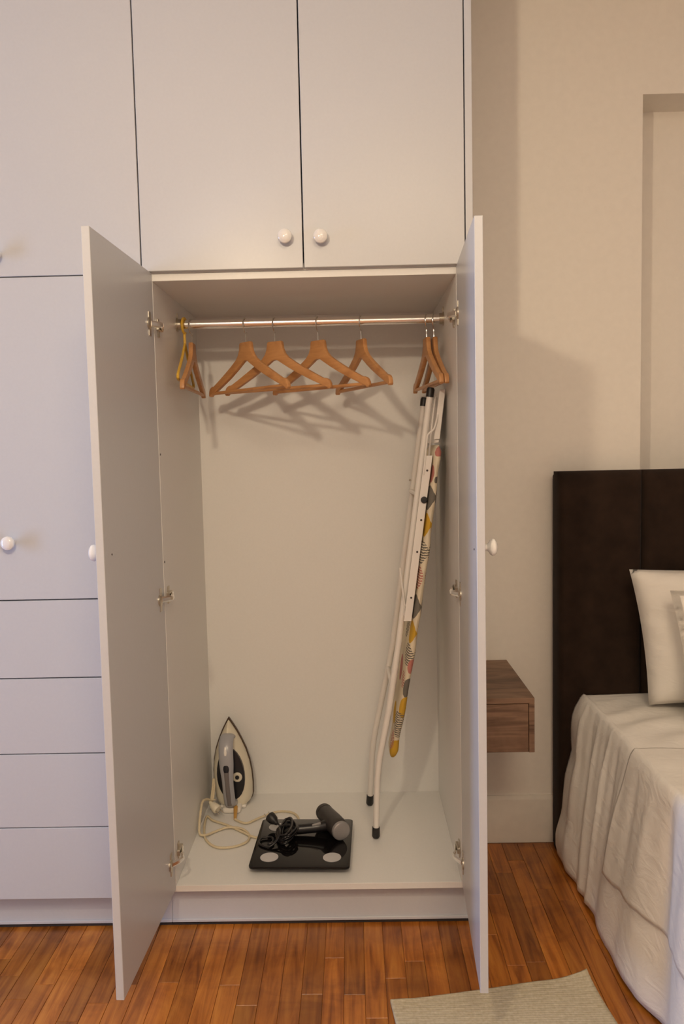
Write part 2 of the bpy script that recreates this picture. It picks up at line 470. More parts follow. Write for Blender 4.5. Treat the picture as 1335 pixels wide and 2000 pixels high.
tc = thing('drawer_cabinet', 'white cabinet left of the open wardrobe, doors over four plain drawers', 'cabinet', (-0.946, 0.3, 0.0))
carcass(tc, -1.3680, -0.5270, ZF - .018, 1.8030)
front('door', -0.9455, -0.5268, 0.9548, 1.8016, tc, (-0.9031, 1.1101))
front('door', -1.3680, -0.9485, 0.9548, 1.8016, tc, (-0.9910, 1.1101))
for z0, z1 in ((.7408, .9514), (.5303, .7374), (.3224, .5272), (.1168, .3193)):
    front('drawer', -1.3680, -0.5268, z0, z1, tc)
plinth(-1.3680, -0.5262, tc)

# ------------------------------------------------------------------ hangers
def hanger_hook(bm, zt, r, seg=6):
    # stem up from the neck, then round the rail; local origin = top of the wooden neck
    c = zt - 0.0215; R = 0.0215
    pts = [(0, 0, -.004), (0, 0, .012), (0, -.001, c - R - .004)]
    for k in range(0, 13):
        a = math.radians(-70 - 20 * k)          # from below, round the front, over the top, to the back
        pts.append((0, R * math.cos(a) * 1.0, c + R * math.sin(a)))
    return tube(bm, spline(pts, 3), r, seg)
half = [(0, 0), (.0235, 0), (.0270, -.0035), (.0300, -.022), (.0360, -.036), (.049, -.0495), (.074, -.0655), (.107, -.084), (.150, -.107), (.176, -.120),
        (.180, -.119), (.187, -.121), (.194, -.126), (.199, -.135), (.2005, -.146), (.197, -.150), (.191, -.150), (.186, -.146),
        (.170, -.139), (.130, -.121), (.085, -.0995), (.050, -.0805), (.024, -.065), (.010, -.0565), (0, -.0545)]
outline = half + [(-x, z) for x, z in half[-2:0:-1]]
def wooden_hanger(name, loc):
    t = thing(name, None, None, (0, 0, 0))
    bm = prism(BM(), outline, lambda x, z, d: (x, d, z), -.0065, .0065, .0022, 2)
    obj('shoulder', bm, 'hanger', t)
    obj('trouser_bar', tube(BM(), [(-.190, 0, -.1405), (.190, 0, -.1405)], .0052, 10), 'hanger', t)
    obj('hook', hanger_hook(BM(), RZ + RR + .0021 - loc[2], .0016), 'steel', t)
    t.location = loc
    return t
def copy_tree(o, parent=None):
    c = o.copy(); C.objects.link(c); c.parent = parent
    for ch in list(o.children): copy_tree(ch, c)
    return c
HZ = 1.6625
spots = [(-0.2983, -47, 'wooden hanger leftmost of the four facing the room, nearest the left wall of the wardrobe'),
         (-0.2114, -33, 'second wooden hanger from left of four facing the room, lying behind the first'),
         (-0.0833, -42, 'third wooden hanger from left of the four facing the room'),
         (0.0445, -67, 'rightmost wooden hanger of the four facing the room, standing a little apart'),
         (0.2385, -84, 'edge-on wooden hanger over the black leg caps, left one of the right pair'),
         (0.2600, -86, 'edge-on wooden hanger closest to the right side of the wardrobe'),
         (-0.4590, -88, 'edge-on wooden hanger beside the yellow hanger at the left end')]
proto = None
for x, a, lab in spots:
    if proto is None:
        h = proto = wooden_hanger('wooden_hanger', (x, RY, HZ))
    else:
        h = copy_tree(proto)
    h.location = (x, RY, HZ); h.rotation_euler = (0, 0, math.radians(a))
    tag(h, lab, 'hanger', 'wooden hangers on the rail')
    for ch in h.children:                                    # hooks stay across the rail while the wood swivels
        if ch.name.startswith('hook'): ch.rotation_euler = (0, 0, math.radians(-a - 14))
yh = thing('plastic_hanger', 'thin yellow plastic hanger at the far left end of the rail', 'hanger', (0, 0, 0))
loc = Vector((-0.4805, RY, 1.660))
pts = spline([(0, 0, 0), (.02, 0, -.012), (.085, 0, -.055), (.160, 0, -.098), (.170, 0, -.108), (.163, 0, -.116), (.10, 0, -.117), (-.10, 0, -.117),
              (-.163, 0, -.116), (-.170, 0, -.108), (-.160, 0, -.098), (-.085, 0, -.055), (-.02, 0, -.012)], 4, True)
obj('shoulder', tube(BM(), pts, .0042, 8, True), 'yellow', yh)
hk = obj('hook', hanger_hook(BM(), RZ + RR + .0049 - loc.z, .0042, 8), 'yellow', yh)
yh.location = loc; yh.rotation_euler = (0, 0, math.radians(-86)); hk.rotation_euler = (0, 0, math.radians(80))

# ------------------------------------------------------------------ ironing board
ib = thing('ironing_board', 'folded ironing board with round-patterned cover leaning in the right corner of the wardrobe', 'ironing board', (0.06, 0.37, ZF))
LEAN = 0.1454
def bx(z): return 0.0795 + (z - 0.38) * LEAN + .006 * math.sin(math.pi * min(1, max(0, (z - .38) / 1.13)))           # x of the leg tubes at height z
near = [(.0602, .270, ZF + .0150), (.0660, .269, .30), (.0700, .268, .355), (.0770, .266, .405), (bx(.55), .262, .55), (bx(.754), .258, .754), (bx(1.497), .250, 1.497)]
far = [(.0465, .498, ZF + .0150), (.0560, .490, .30), (.0610, .486, .355), (.0690, .482, .405), (bx(.55) - .006, .478, .55), (bx(.7003) + .002, .476, .7003), (bx(1.482) + .003, .470, 1.482)]
def leg(pts, r):
    P = spline([pts[0], pts[1], pts[2], pts[3]], 6) + [Vector(p) for p in pts[4:]]
    o = obj('leg', tube(BM(), P, r, 14), 'tube', ib)
    d0 = (P[0] - P[1]).normalized(); d1 = (P[-1] - P[-2]).normalized()
    c = obj('leg_cap', lathe(BM(), [(-.022, r * 1.22), (.006, r * 1.30), (.0105, r * 1.05), (.0125, r * .5), (.0128, 0)], P[0], d0, 16), 'black_rubber', o); c['label'] = 'black rubber leg cap'
    c = obj('leg_cap', lathe(BM(), [(-.012, r * 1.2), (.010, r * 1.25), (.0155, r * .95), (.017, 0)], P[-1], d1, 16), 'black_rubber', o); c['label'] = 'black rubber leg cap'
    return o
leg(near, .0095); leg(far, .0095)
# cross bar between the two tubes
obj('cross_bar', tube(BM(), [(bx(.62), .262, .62), (bx(.62) - .004, .478, .62)], .007, 10), 'tube', ib)
obj('cross_bar', tube(BM(), [(bx(1.20), .254, 1.20), (bx(1.20) - .006, .472, 1.20)], .007, 10), 'tube', ib)

# padded board: outline in (height z, y), leaning with the legs
def bpt(z, y, off): return Vector((bx(z) + off, y, z))
ZB0, ZB1, YC, HW = 0.372, 1.345, 0.345, 0.150
def halfw(z):
    t = (z - ZB0) / (ZB1 - ZB0)
    if t < 0.045: return 0.056 * math.sqrt(max(0, 1 - ((0.045 - t) / 0.045) ** 2))
    if t < 0.55: s = (t - .045) / .505; return 0.056 + (HW - 0.056) * (s * (2 - s)) ** 1.0
    if t > 0.96: return HW * (1 - 0.22 * ((t - .96) / .04) ** 2)
    return HW
def cover_mesh():
    bm = BM(); nz, prof = 60, []
    rings = []
    zs = [ZB0 + (ZB1 - ZB0) * ((i / nz) ** 1.25) for i in range(nz + 1)]
    zs[0] += .0008
    K = 20
    for i, z in enumerate(zs):
        h = max(halfw(z), .012); ring = []
        wob = .0035 * noise.noise(Vector((z * 14, 3, 1))) + .0016 * math.sin(z * 38)
        for k in range(K):
            a = 2 * math.pi * k / K
            c, s = math.cos(a), math.sin(a)
            yy = YC + math.copysign(abs(c) ** .55, c) * h
            th = .0135 + wob
            th *= math.sqrt(min(1, max(.04, (z - ZB0) / .035))) * math.sqrt(min(1, max(.15, (ZB1 - z) / .015)))
            off = .0385 + math.copysign(abs(s) ** .6, s) * th
            ring.append(bm.verts.new(bpt(z, yy, off)))
        rings.append(ring)
    for A, B in zip(rings, rings[1:]):
        for k in range(K): bm.faces.new((A[k], A[(k + 1) % K], B[(k + 1) % K], B[k]))
    bm.faces.new(rings[0][::-1]); bm.faces.new(rings[-1])
    return bm
def cover_pattern(nt, b):
    tc_ = N(nt, 'ShaderNodeTexCoord')
    sep = N(nt, 'ShaderNodeSeparateXYZ'); nt.links.new(tc_.outputs['Object'], sep.inputs[0])
    wv = N(nt, 'ShaderNodeTexWave', bands_direction='Z'); wv.inputs['Scale'].default_value = 42; wv.inputs['Distortion'].default_value = 2.5
    wv.inputs['Detail'].default_value = 1; wv.inputs['Detail Scale'].default_value = 3
    nt.links.new(tc_.outputs['Object'], wv.inputs['Vector'])
    stripes = N(nt, 'ShaderNodeMath', operation='GREATER_THAN'); stripes.inputs[1].default_value = 0.42
    nt.links.new(wv.outputs['Fac'], stripes.inputs[0])
    cream, grey, yel, pink = (0.72, 0.63, 0.47), (0.17, 0.155, 0.13), (0.60, 0.36, 0.045), (0.50, 0.20, 0.165)
    prev = None
    # (y, z, radius, colour, striped): discs printed on the cover
    spots_ = DISCS
    # surface coordinates of the board: across (from the near edge onto the underside) and along
    def math_(op, a, b_):
        m_ = N(nt, 'ShaderNodeMath', operation=op)
        for k_, q in enumerate((a, b_)):
            if isinstance(q, (int, float)): m_.inputs[k_].default_value = q
            else: nt.links.new(q, m_.inputs[k_])
        return m_.outputs[0]
    off_ = math_('SUBTRACT', sep.outputs['X'], math_('MULTIPLY', sep.outputs['Z'], LEAN))       # object X, Z
    off_ = math_('ADD', off_, 0.06 - 0.0795 - (ZF - 0.38) * LEAN - 0.004 - 0.025)
    across = math_('SUBTRACT', math_('ADD', sep.outputs['Y'], 0.37 - 0.195), off_)
    uv = N(nt, 'ShaderNodeCombineXYZ'); nt.links.new(across, uv.inputs[1]); nt.links.new(sep.outputs['Z'], uv.inputs[2])
    for y, z, r, col, st in spots_:
        col = dict(g=grey, y=yel, p=pink)[col]
        cb = uv
        ds = N(nt, 'ShaderNodeVectorMath', operation='DISTANCE'); nt.links.new(cb.outputs[0], ds.inputs[0])
        ds.inputs[1].default_value = (0, y, z - ZF)
        lt = N(nt, 'ShaderNodeMath', operation='LESS_THAN'); lt.inputs[1].default_value = r
        nt.links.new(ds.outputs['Value'], lt.inputs[0])
        fac = lt.outputs[0]
        if st:
            mu = N(nt, 'ShaderNodeMath', operation='MULTIPLY'); nt.links.new(fac, mu.inputs[0]); nt.links.new(stripes.outputs[0], mu.inputs[1]); fac = mu.outputs[0]
        mx = N(nt, 'ShaderNodeMix', data_type='RGBA')
        nt.links.new(fac, mx.inputs['Factor'])
        if prev is None: mx.inputs[6].default_value = (*cream, 1)
        else: nt.links.new(prev, mx.inputs[6])
        mx.inputs[7].default_value = (*col, 1)
        prev = mx.outputs[2]
    nt.links.new(prev, b.inputs['Base Color'])
    bump(nt, b, noise_tex(nt, coords(nt), 60, 4), 0.3, 0.003)
DISCS = [(-.010, 1.338, .026, 'p', 0), (.020, 1.262, .026, 'p', 0), (-.022, 1.245, .012, 'g', 0), (.018, 1.193, .036, 'g', 0), (.018, 1.114, .035, 'y', 0), (.016, 1.034, .036, 'g', 1),
         (.018, .959, .034, 'p', 1), (.018, .873, .036, 'g', 0), (.022, .797, .034, 'y', 0), (.030, .727, .036, 'g', 1), (-.014, .690, .028, 'p', 0), (.055, .645, .026, 'p', 1),
         (.000, .620, .036, 'g', 0), (.012, .554, .042, 'y', 0), (.060, .500, .044, 'g', 1), (-.012, .462, .026, 'g', 0), (.070, .398, .048, 'y', 0), (.115, .440, .03, 'p', 1),
         (.14, 1.22, .04, 'y', 0), (.11, 1.08, .04, 'p', 0), (.20, 1.15, .045, 'g', 0), (.13, .93, .04, 'y', 0), (.22, 1.00, .045, 'p', 1), (.12, .80, .04, 'g', 1), (.21, .86, .045, 'y', 0), (.14, .66, .04, 'p', 0), (.13, .52, .035, 'y', 0)]
M['cover'] = mat('round_patterned_cotton', (0.72, 0.63, 0.47), 0.85, spec=0.15, build=cover_pattern)
cv = obj('cover', cover_mesh(), 'cover', ib, smooth=60); cv['label'] = 'cream cover with yellow, grey and pink discs'
# perforated height rail beneath the board
bm = BM()
def oriented(bm, z0, z1, y0, y1, o0, o1, bev=.001):
    t = bmesh.new(); box(t, 0, 1, 0, 1, 0, 1)
    for v in t.verts:
        z = z0 + (z1 - z0) * v.co.z; v.co = bpt(z, y0 + (y1 - y0) * v.co.y, o0 + (o1 - o0) * v.co.x)
    if bev: bmesh.ops.bevel(t, geom=list(t.edges), offset=bev, segments=1, affect='EDGES')
    merge(bm, t); return bm
hr = obj('height_rail', oriented(oriented(BM(), .83, 1.315, .212, .216, .0020, .0245), .83, 1.315, .216, .250, .0205, .0245), 'tube', ib)
for z in (1.272, 1.128, 1.035, .900):
    obj('rail_hole', lathe(BM(), [(-.0002, .0032), (.0006, .0032), (.0008, 0)], bpt(z, .212, .0140), (0, -1, 0), 10), 'hole', hr)
kb = obj('release_knob', lathe(BM(), [(-.002, .0095), (.004, .0100), (.0065, .0085), (.0075, 0)], bpt(1.187, .212, .0150), (0, -1, 0), 16), 'black_rubber', hr); kb['label'] = 'black round knob'
# heat-proof iron rest: a white tray of sheet metal past the wide end
bm = BM()
oriented(bm, 1.352, 1.500, .232, .440, .0270, .0290, .0)
oriented(bm, 1.362, 1.505, .226, .232, .0240, .0410, .001)
oriented(bm, 1.352, 1.500, .440, .446, .0270, .0400, .001)
oriented(bm, 1.352, 1.360, .232, .440, .0270, .0400, .001)
rest = obj('iron_rest', bm, 'tube', ib)
obj('rest_slot', oriented(BM(), 1.425, 1.480, .238, .2475, .0262, .0275, .0), 'hole', rest)
obj('rest_wire', tube(BM(), spline([bpt(1.485, .30, .030), bpt(1.445, .235, .028), bpt(1.395, .218, .021), bpt(1.378, .214, .006), bpt(1.36, .213, .003), bpt(1.26, .2115, .005)], 6), .0028, 8), 'tube', rest)
obj('rest_wire', tube(BM(), spline([bpt(1.490, .42, .026), bpt(1.485, .30, .020), bpt(1.480, .26, .017), bpt(1.40, .25, .016), bpt(1.30, .25, .018)], 6), .0028, 8), 'tube', rest)
# leg clip of bent wire
obj('leg_clip', tube(BM(), spline([bpt(.985, .240, -.028), bpt(.925, .238, -.013), bpt(.880, .237, -.001), bpt(.872, .236, .004), bpt(.870, .234, .022), bpt(.862, .233, .030), bpt(.845, .236, .020), bpt(.842, .240, .004), bpt(.875, .242, .001)], 6), .0028, 8), 'tube', ib)
obj('rivet', lathe(BM(), [(0, .004), (.0016, .0035), (.002, 0)], (bx(1.235) - .013, .4605, 1.235), (-.5, -1, 0), 10), 'nickel', ib)

# ------------------------------------------------------------------ steam iron
IR = Rz(-1)
IO = Vector((-0.4190, 0.552, ZF))
def ip(x, h, z):                                  # x across, h out from the soleplate towards the room, z up to the tip
    x = x * 1.09 - .05 * (z - .12); v = IR @ Vector((x, -h, 0)); return Vector((IO.x + v.x, IO.y + v.y, IO.z + z))
iron = thing('steam_iron', 'cream steam iron standing on its heel at the back left', 'iron', tuple(IO))
prof_w = [(.004, .044), (.012, .054), (.03, .0605), (.07, .0625), (.11, .0615), (.15, .0570), (.19, .0480), (.225, .0360), (.255, .0235), (.278, .0120), (.292, .0045), (.298, .0008)]
def shell(levels, tipcut=0.0):
    """levels: (h, width scale, tip pull, heel pull)"""
    bm = BM(); rings = []
    for h, sc, tp, hp in levels:
        pts = []
        for z, wv in prof_w: pts.append((wv * sc, z))
        L = .298
        side = [(x, hp + (z) * (L - tp - hp) / L) for x, z in pts]
        ring = [ip(x, h, z) for x, z in side] + [ip(-x, h, z) for x, z in side[::-1]]
        rings.append([bm.verts.new(p) for p in ring])
    n = len(rings[0])
    for A, B in zip(rings, rings[1:]):
        for k in range(n): bm.faces.new((A[k], A[(k + 1) % n], B[(k + 1) % n], B[k]))
    bm.faces.new(rings[0][::-1]); bm.faces.new(rings[-1])
    return bm
sp = obj('soleplate', shell([(.000, .985, .001, .006), (.0015, 1.0, 0, .005), (.010, 1.0, 0, .005), (.0115, .985, .001, .006)]), 'soleplate', iron); sp['label'] = 'dark metal soleplate'
body = obj('body', shell([(.0120, .955, .008, .008), (.022, .955, .009, .006), (.034, .915, .014, .006), (.046, .84, .024, .006), (.056, .72, .040, .006), (.062, .55, .062, .008), (.0645, .36, .09, .014)]), 'iron_cream', iron, smooth=50)
# dark hand opening: an oval panel proud of the body
def oval(cx_, cz_, rx, rz, h0, h1, n=28, egg=0.0):
    bm = BM(); R = []
    for h, s in ((h0, 1.0), (h1 - .001, 1.0), (h1, .95)):
        R.append([bm.verts.new(ip(cx_ + rx * s * math.cos(2 * math.pi * k / n) * (1 - egg * math.sin(2 * math.pi * k / n)), h, cz_ + rz * s * math.sin(2 * math.pi * k / n))) for k in range(n)])
    for A, B in zip(R, R[1:]):
        for k in range(n): bm.faces.new((A[k], A[(k + 1) % n], B[(k + 1) % n], B[k]))
    bm.faces.new(R[0][::-1]); bm.faces.new(R[-1]); return bm
pn = obj('hand_well', oval(.002, .122, .0425, .090, .045, .0665, egg=.10), 'iron_black', iron); pn['label'] = 'glossy black oval panel'
dl_ = obj('dial', lathe(BM(), [(-.002, .0165), (.004, .0160), (.006, .0135), (.0062, .0085), (.0045, .0080), (.0045, 0)], ip(.0225, .066, .112), ip(0, 1, 0) - ip(0, 0, 0), 20), 'iron_cream', pn)
obj('dial_centre', lathe(BM(), [(0, .0070), (.0020, .0066), (.0026, 0)], ip(.0225, .0705, .112), ip(0, 1, 0) - ip(0, 0, 0), 14), 'iron_black', pn)
# handle: a wide grip bowed out over the well
hp_ = [(0.030, .238), (.062, .247), (.088, .236), (.104, .208), (.110, .165), (.112, .115), (.109, .068), (.101, .038), (.084, .029), (.056, .027)]
HP = spline([ip(0, h, z) for h, z in hp_], 5)
nH = len(HP)
wid = [(.0240 if i < nH * .42 else .0240 - .0050 * min(1, (i - nH * .42) / (nH * .12))) for i in range(nH)]
bm = BM()
upv = ip(1, 0, 0) - ip(0, 0, 0)
tube(bm, HP, wid, 16, ry=.0125, up=upv)
hd = obj('handle', bm, 'iron_grey', iron, smooth=60); hd['label'] = 'blue grey handle'
# grip inlay on the lower half, steam buttons on the upper half
g = [(h + .0040, z) for h, z in [(.1125, .150), (.1125, .115), (.1098, .070), (.1015, .036)]]
obj('grip', tube(BM(), spline([ip(0, h, z) for h, z in g], 6), .0105, 14, ry=.0105, up=upv), 'iron_dark_grey', hd, smooth=60)
obj('spray_button', tube(BM(), spline([ip(0, .0975 + .0005, .2270), ip(0, .1055, .2100), ip(0, .1085, .1920)], 6), [.004, .0075, .0095, .0108, .0115, .0118, .012, .0118, .0112, .0105, .009, .0065, .003], 14, ry=.011, up=upv), 'clear', hd, smooth=60)
obj('spray_button', tube(BM(), spline([ip(-.013, .1110, .1830), ip(0, .1165, .1790), ip(.013, .1110, .1830)], 6), .0035, 10), 'iron_cream', hd, smooth=60)
obj('steam_button', tube(BM(), spline([ip(0, .1128, .1720), ip(0, .1150, .1580), ip(0, .1150, .1420)], 6), [.0085, .0125, .0135, .0138, .0138, .0138, .0135, .013, .012, .0105, .0085, .006, .003], 14, ry=.010, up=upv), 'iron_black', hd, smooth=60)
# heel block and cord boot
def ibox(bm, x0, x1, h0, h1, z0, z1, bev):
    t = bmesh.new(); box(t, x0, x1, h0, h1, z0, z1, bev, 2)
    for v in t.verts: v.co = ip(v.co.x, v.co.y, v.co.z)
    merge(bm, t); return bm
obj('heel', ibox(ibox(BM(), -.027, .029, .010, .100, .0003, .020, .006), -.040, .040, .010, .060, .0003, .012, .004), 'clear', iron, smooth=50)
boot0 = ip(.014, .092, .020)
boot1 = Vector((-.3940, .4000, ZF + .0065))
boot = obj('cord_boot', tube(BM(), [boot0, boot0.lerp(boot1, .4), boot1], [.0075, .0065, .0045], 10), 'amber', iron); boot['label'] = 'amber cord boot'
# mains cord lying in loops on the cupboard floor (runs on under the scale)
def fl(x, y, dz=.0056): return (x, y, ZF + dz)
cpts = [tuple(boot1), (-.376, .385, ZF + .005), fl(-.350, .374), fl(-.310, .414), fl(-.258, .452), fl(-.208, .440), fl(-.185, .385), fl(-.198, .315), fl(-.235, .275), fl(-.311, .277),
        fl(-.356, .312), fl(-.412, .360), fl(-.466, .396), fl(-.490, .425), fl(-.486, .356), fl(-.468, .275), fl(-.428, .222), fl(-.378, .219), fl(-.338, .248),
        fl(-.334, .292, .005), fl(-.362, .328, .009), fl(-.408, .340, .0085), fl(-.445, .321, .005), fl(-.468, .290, .0095), (-.488, .292, ZF + .012), (-.4935, .315, ZF + .030), (-.4935, .345, ZF + .062),
        (-.4940, .385, ZF + .075), (-.484, .420, ZF + .066), (-.474, .445, ZF + .050), (-.471, .468, ZF + .085), (-.4740, .478, ZF + .110), (-.477, .470, ZF + .080), (-.478, .445, ZF + .052), (-.473, .425, ZF + .045)]
cordo = obj('cord', tube(BM(), spline(cpts, 7), .0038, 8), 'cord', iron, smooth=60); cordo['label'] = 'cream braided mains cord in loops'
pd = Vector((.70, -.50, -.42)).normalized()
p0 = Vector((-.4720, .425, ZF + .046))
plug = obj('plug', lathe(BM(), [(-.012, .0045), (-.004, .0075), (.004, .0125), (.018, .0150), (.0255, .0150), (.028, .0135)], p0, pd, 18), 'iron_cream', iron); plug['label'] = 'cream two pin plug'
sd = pd.cross(Vector((0, 0, 1))).normalized()
for s in (-1, 1):
    obj('plug_pin', lathe(BM(), [(.027, .0022), (.044, .0022), (.046, .0012), (.0462, 0)], p0 + sd * (.0085 * s), pd, 8), 'pin', plug)
obj('cord_tie', tube(BM(), spline([(-.481, .440, ZF + .054), (-.473, .432, ZF + .058), (-.464, .438, ZF + .056), (-.468, .450, ZF + .050), (-.478, .450, ZF + .050)], 4, True), .0022, 6, True), 'cord', iron)

# ------------------------------------------------------------------ bathroom scale
SC = Vector((-0.1590, 0.2070, ZF)); SM = Matrix.Translation(SC) @ Rz(-1.9)
scale = thing('bathroom_scale', 'square black glass bathroom scale with round metal pads', 'scale', tuple(SC))
def rrect(hx, hy, r, n=5):
    o = []
    for cx_, cy_, a0 in ((hx - r, hy - r, 0), (-hx + r, hy - r, 90), (-hx + r, -hy + r, 180), (hx - r, -hy + r, 270)):
        for k in range(n + 1):
            a = math.radians(a0 + 90 * k / n); o.append((cx_ + r * math.cos(a), cy_ + r * math.sin(a)))
    return o
def sm(x, y, z): return SM @ Vector((x, y, z))
ZT = .0255
pl = obj('platform', prism(BM(), rrect(.144, .147, .014), sm, .0185, ZT, .0012, 2), 'black_glass', scale); pl['label'] = 'glossy black glass plate'
obj('base', prism(BM(), rrect(.120, .123, .012), sm, .0125, .0185), 'black_plastic', scale)
for sx in (-1, 1):
    for sy in (-1, 1):
        e = obj('electrode', prism(BM(), [(sx * .0910 + .0262 * math.cos(2 * math.pi * k / 32), sy * .0925 + .0262 * math.sin(2 * math.pi * k / 32)) for k in range(32)], sm, ZT, ZT + .0008), 'electrode', scale)
        e['label'] = 'round silver electrode pad'
        obj('foot', lathe(BM(), [(.0004, .014), (.0125, .016)], sm(sx * .095, sy * .098, 0), (0, 0, 1), 16), 'black_rubber', scale)

# ------------------------------------------------------------------ hair dryer on the scale
HZT = ZF + ZT + .0010
dry = thing('hair_dryer', 'black hair dryer with silver end cap lying on the bathroom scale', 'hair dryer', (-.07, .27, HZT))
A = Vector((-.0455, .2090, HZT + .0300)); B = Vector((-.0985, .3300, HZT + .0300))
ax = (B - A).normalized(); LB = (B - A).length
prof = [(.004, .0260), (.010, .0292), (.030, .0298), (.060, .0294), (.090, .0280), (LB - .006, .0262), (LB, .0252)]
brl = obj('barrel', lathe(BM(), prof, A, ax, 32), 'charcoal', dry, smooth=50)
obj('nozzle', lathe(BM(), [(LB - .004, .0268), (LB + .006, .0268), (LB + .012, .0258), (LB + .012, .0215), (LB + .004, .0210), (LB + .004, 0)], A, ax, 28), 'charcoal', dry)
cp = obj('end_cap', lathe(BM(), [(.006, .0282), (-.001, .0284), (-.0045, .0274), (-.0060, .0245), (-.0066, .0140), (-.0068, 0)], A, ax, 32), 'cap_grey', dry, smooth=60); cp['label'] = 'silver grey round end cap'
h0 = A + ax * .058 + Vector((-.010, -.004, -.002)); h1 = Vector((-.2000, .2500, HZT + .0150))
HPt = spline([h0, h0.lerp(h1, .35) + Vector((0, 0, -.004)), h1], 8)
hn = obj('handle', tube(BM(), HPt, [.0185 - .0035 * min(1, i / 7) for i in range(len(HPt))], 20), 'black_plastic', dry, smooth=60)
hdv = (HPt[6] - HPt[3]).normalized()
obj('switch', box(BM(), -.014, .014, -.0045, .0045, -.003, .003, .0012, 1, Matrix.Translation(HPt[8] + Vector((0, -.0062, .0125))) @ hdv.to_track_quat('X', 'Z').to_matrix().to_4x4()), 'cap_grey', hn)
b1 = h1 + hdv * .020
obj('cord_boot', tube(BM(), [h1 - hdv * .002, h1 + hdv * .010, b1], [.010, .007, .0045], 12), 'black_rubber', dry)
# cord: a bundle wound in long loops, a loose loop and the plug
rnd = random.Random(3)
cp_ = [b1, b1 + hdv * .012 + Vector((0, 0, -.004))]
c0 = Vector((-.217, .232, HZT + .012))
for k in range(11):
    for q in range(6):
        a = math.radians(-70 + 60 * q)
        rx, ry = .023 + rnd.uniform(-.008, .008), .050 + rnd.uniform(-.012, .008)
        cp_.append(c0 + Vector((rx * math.cos(a) + rnd.uniform(-.004, .004) + .001 * k, ry * math.sin(a) + rnd.uniform(-.004, .004), max(-.0085, -.0085 + .0030 * k + rnd.uniform(-.001, .003) + .006 * math.cos(a)))))
cp_ += [c0 + Vector((-.020, -.052, .004)), Vector((-.262, .168, HZT + .0034)), Vector((-.290, .190, HZT + .0034)), Vector((-.286, .222, HZT + .0036)), Vector((-.258, .226, HZT + .005)),
        Vector((-.250, .196, HZT + .006)), Vector((-.262, .176, HZT + .009)), Vector((-.240, .186, HZT + .012)), Vector((-.232, .225, HZT + .028)), Vector((-.236, .262, HZT + .026)), Vector((-.2470, .2915, HZT + .0162))]
dc = obj('cord', tube(BM(), spline(cp_, 5), .0034, 7), 'black_plastic', dry, smooth=60); dc['label'] = 'black cord wound in a bundle'
obj('cord_tie', tube(BM(), spline([c0 + Vector((.034, .002, -.006)), c0 + Vector((.030, .004, .016)), c0 + Vector((.004, .006, .026)), c0 + Vector((-.022, .004, .014)), c0 + Vector((-.024, .002, -.006))], 5), .0030, 6), 'black_rubber', dry)
pdv = Vector((-.65, .55, .38)).normalized(); pp = Vector((-.2520, .2960, HZT + .0190))
dp = obj('plug', lathe(BM(), [(-.010, .005), (-.002, .0085), (.006, .0145), (.020, .0165), (.0270, .0160), (.0285, .0140)], pp, pdv, 18), 'black_rubber', dry)
sd2 = pdv.cross(Vector((0, 0, 1))).normalized()
for s in (-1, 1): obj('plug_pin', lathe(BM(), [(.028, .0022), (.043, .0022), (.0445, 0)], pp + sd2 * (.0085 * s), pdv, 8), 'pin', dp)

# ------------------------------------------------------------------ floating bedside shelf with drawer
nx0, nx1, ny0, ny1, nz0, nz1 = 0.3345, 0.5115, 0.1070, 0.5145, 0.4690, 0.6272
nt_ = thing('bedside_shelf', 'floating oak bedside box fixed to the wall beside the bed', 'nightstand', (0.42, 0.31, nz0))
T = .016
slab('top_board', nx0, nx1, ny0, ny1, nz1 - T, nz1, nt_, 'night', .0008)
slab('side_board', nx1 - T, nx1, ny0, ny1, nz0, nz1 - T, nt_, 'night', .0008)
slab('side_board', nx0, nx0 + T, ny0, ny1, nz0, nz1 - T, nt_, 'night', .0008)
slab('bottom_board', nx0 + T, nx1 - T, ny0 + .003, ny1, nz0, nz0 + T, nt_, 'night', .0008)
slab('drawer_front', nx0 + T + .001, nx1 - T - .001, ny0 + .0025, ny0 + .020, nz0 + .0010, nz1 - T - .002, nt_, 'night', .0008)

# ------------------------------------------------------------------ bed
BZ = 0.546
bed = thing('bed', 'double bed with tall dark brown padded headboard', 'bed', (1.55, -0.6, 0))
hbx0, hbx1, hbz = 0.656, 2.50, 1.2535
obj('headboard', box(BM(), hbx0 + .004, hbx1 - .004, .425, .501, .004, hbz - .010, .006, 2), 'velvet', bed)
hb = bed.children[0]
npan = 7; pw_ = (hbx1 - hbx0) / npan
def cushion(x0, x1, z0, z1, yb, yf):
    bm = BM(); nx, nz = 30, 60; F = []
    for j in range(nz + 1):
        row = []
        for i in range(nx + 1):
            u, v = i / nx, j / nz
            ex = min(u, 1 - u) * (x1 - x0); ez = min(v, 1 - v) * (z1 - z0)
            d = min(ex, ez); b = (1 - max(0, 1 - d / .016) ** 2) if d < .016 else 1
            row.append(bm.verts.new((x0 + (x1 - x0) * u, yb + (yf - yb) * (0.72 + 0.28 * math.sqrt(max(b, 0))), z0 + (z1 - z0) * v - .0015 * math.sin(math.pi * u) * 0)))
        F.append(row)
    for j in range(nz):
        for i in range(nx): bm.faces.new((F[j][i], F[j][i + 1], F[j + 1][i + 1], F[j + 1][i]))
    loop = [F[0][i] for i in range(nx + 1)] + [F[j][nx] for j in range(1, nz + 1)] + [F[nz][i] for i in range(nx - 1, -1, -1)] + [F[j][0] for j in range(nz - 1, 0, -1)]
    back = [bm.verts.new((v.co.x, yb, v.co.z)) for v in loop]
    for k in range(len(loop)):
        k2 = (k + 1) % len(loop); bm.faces.new((loop[k], back[k], back[k2], loop[k2]))
    bm.faces.new(back); return bm
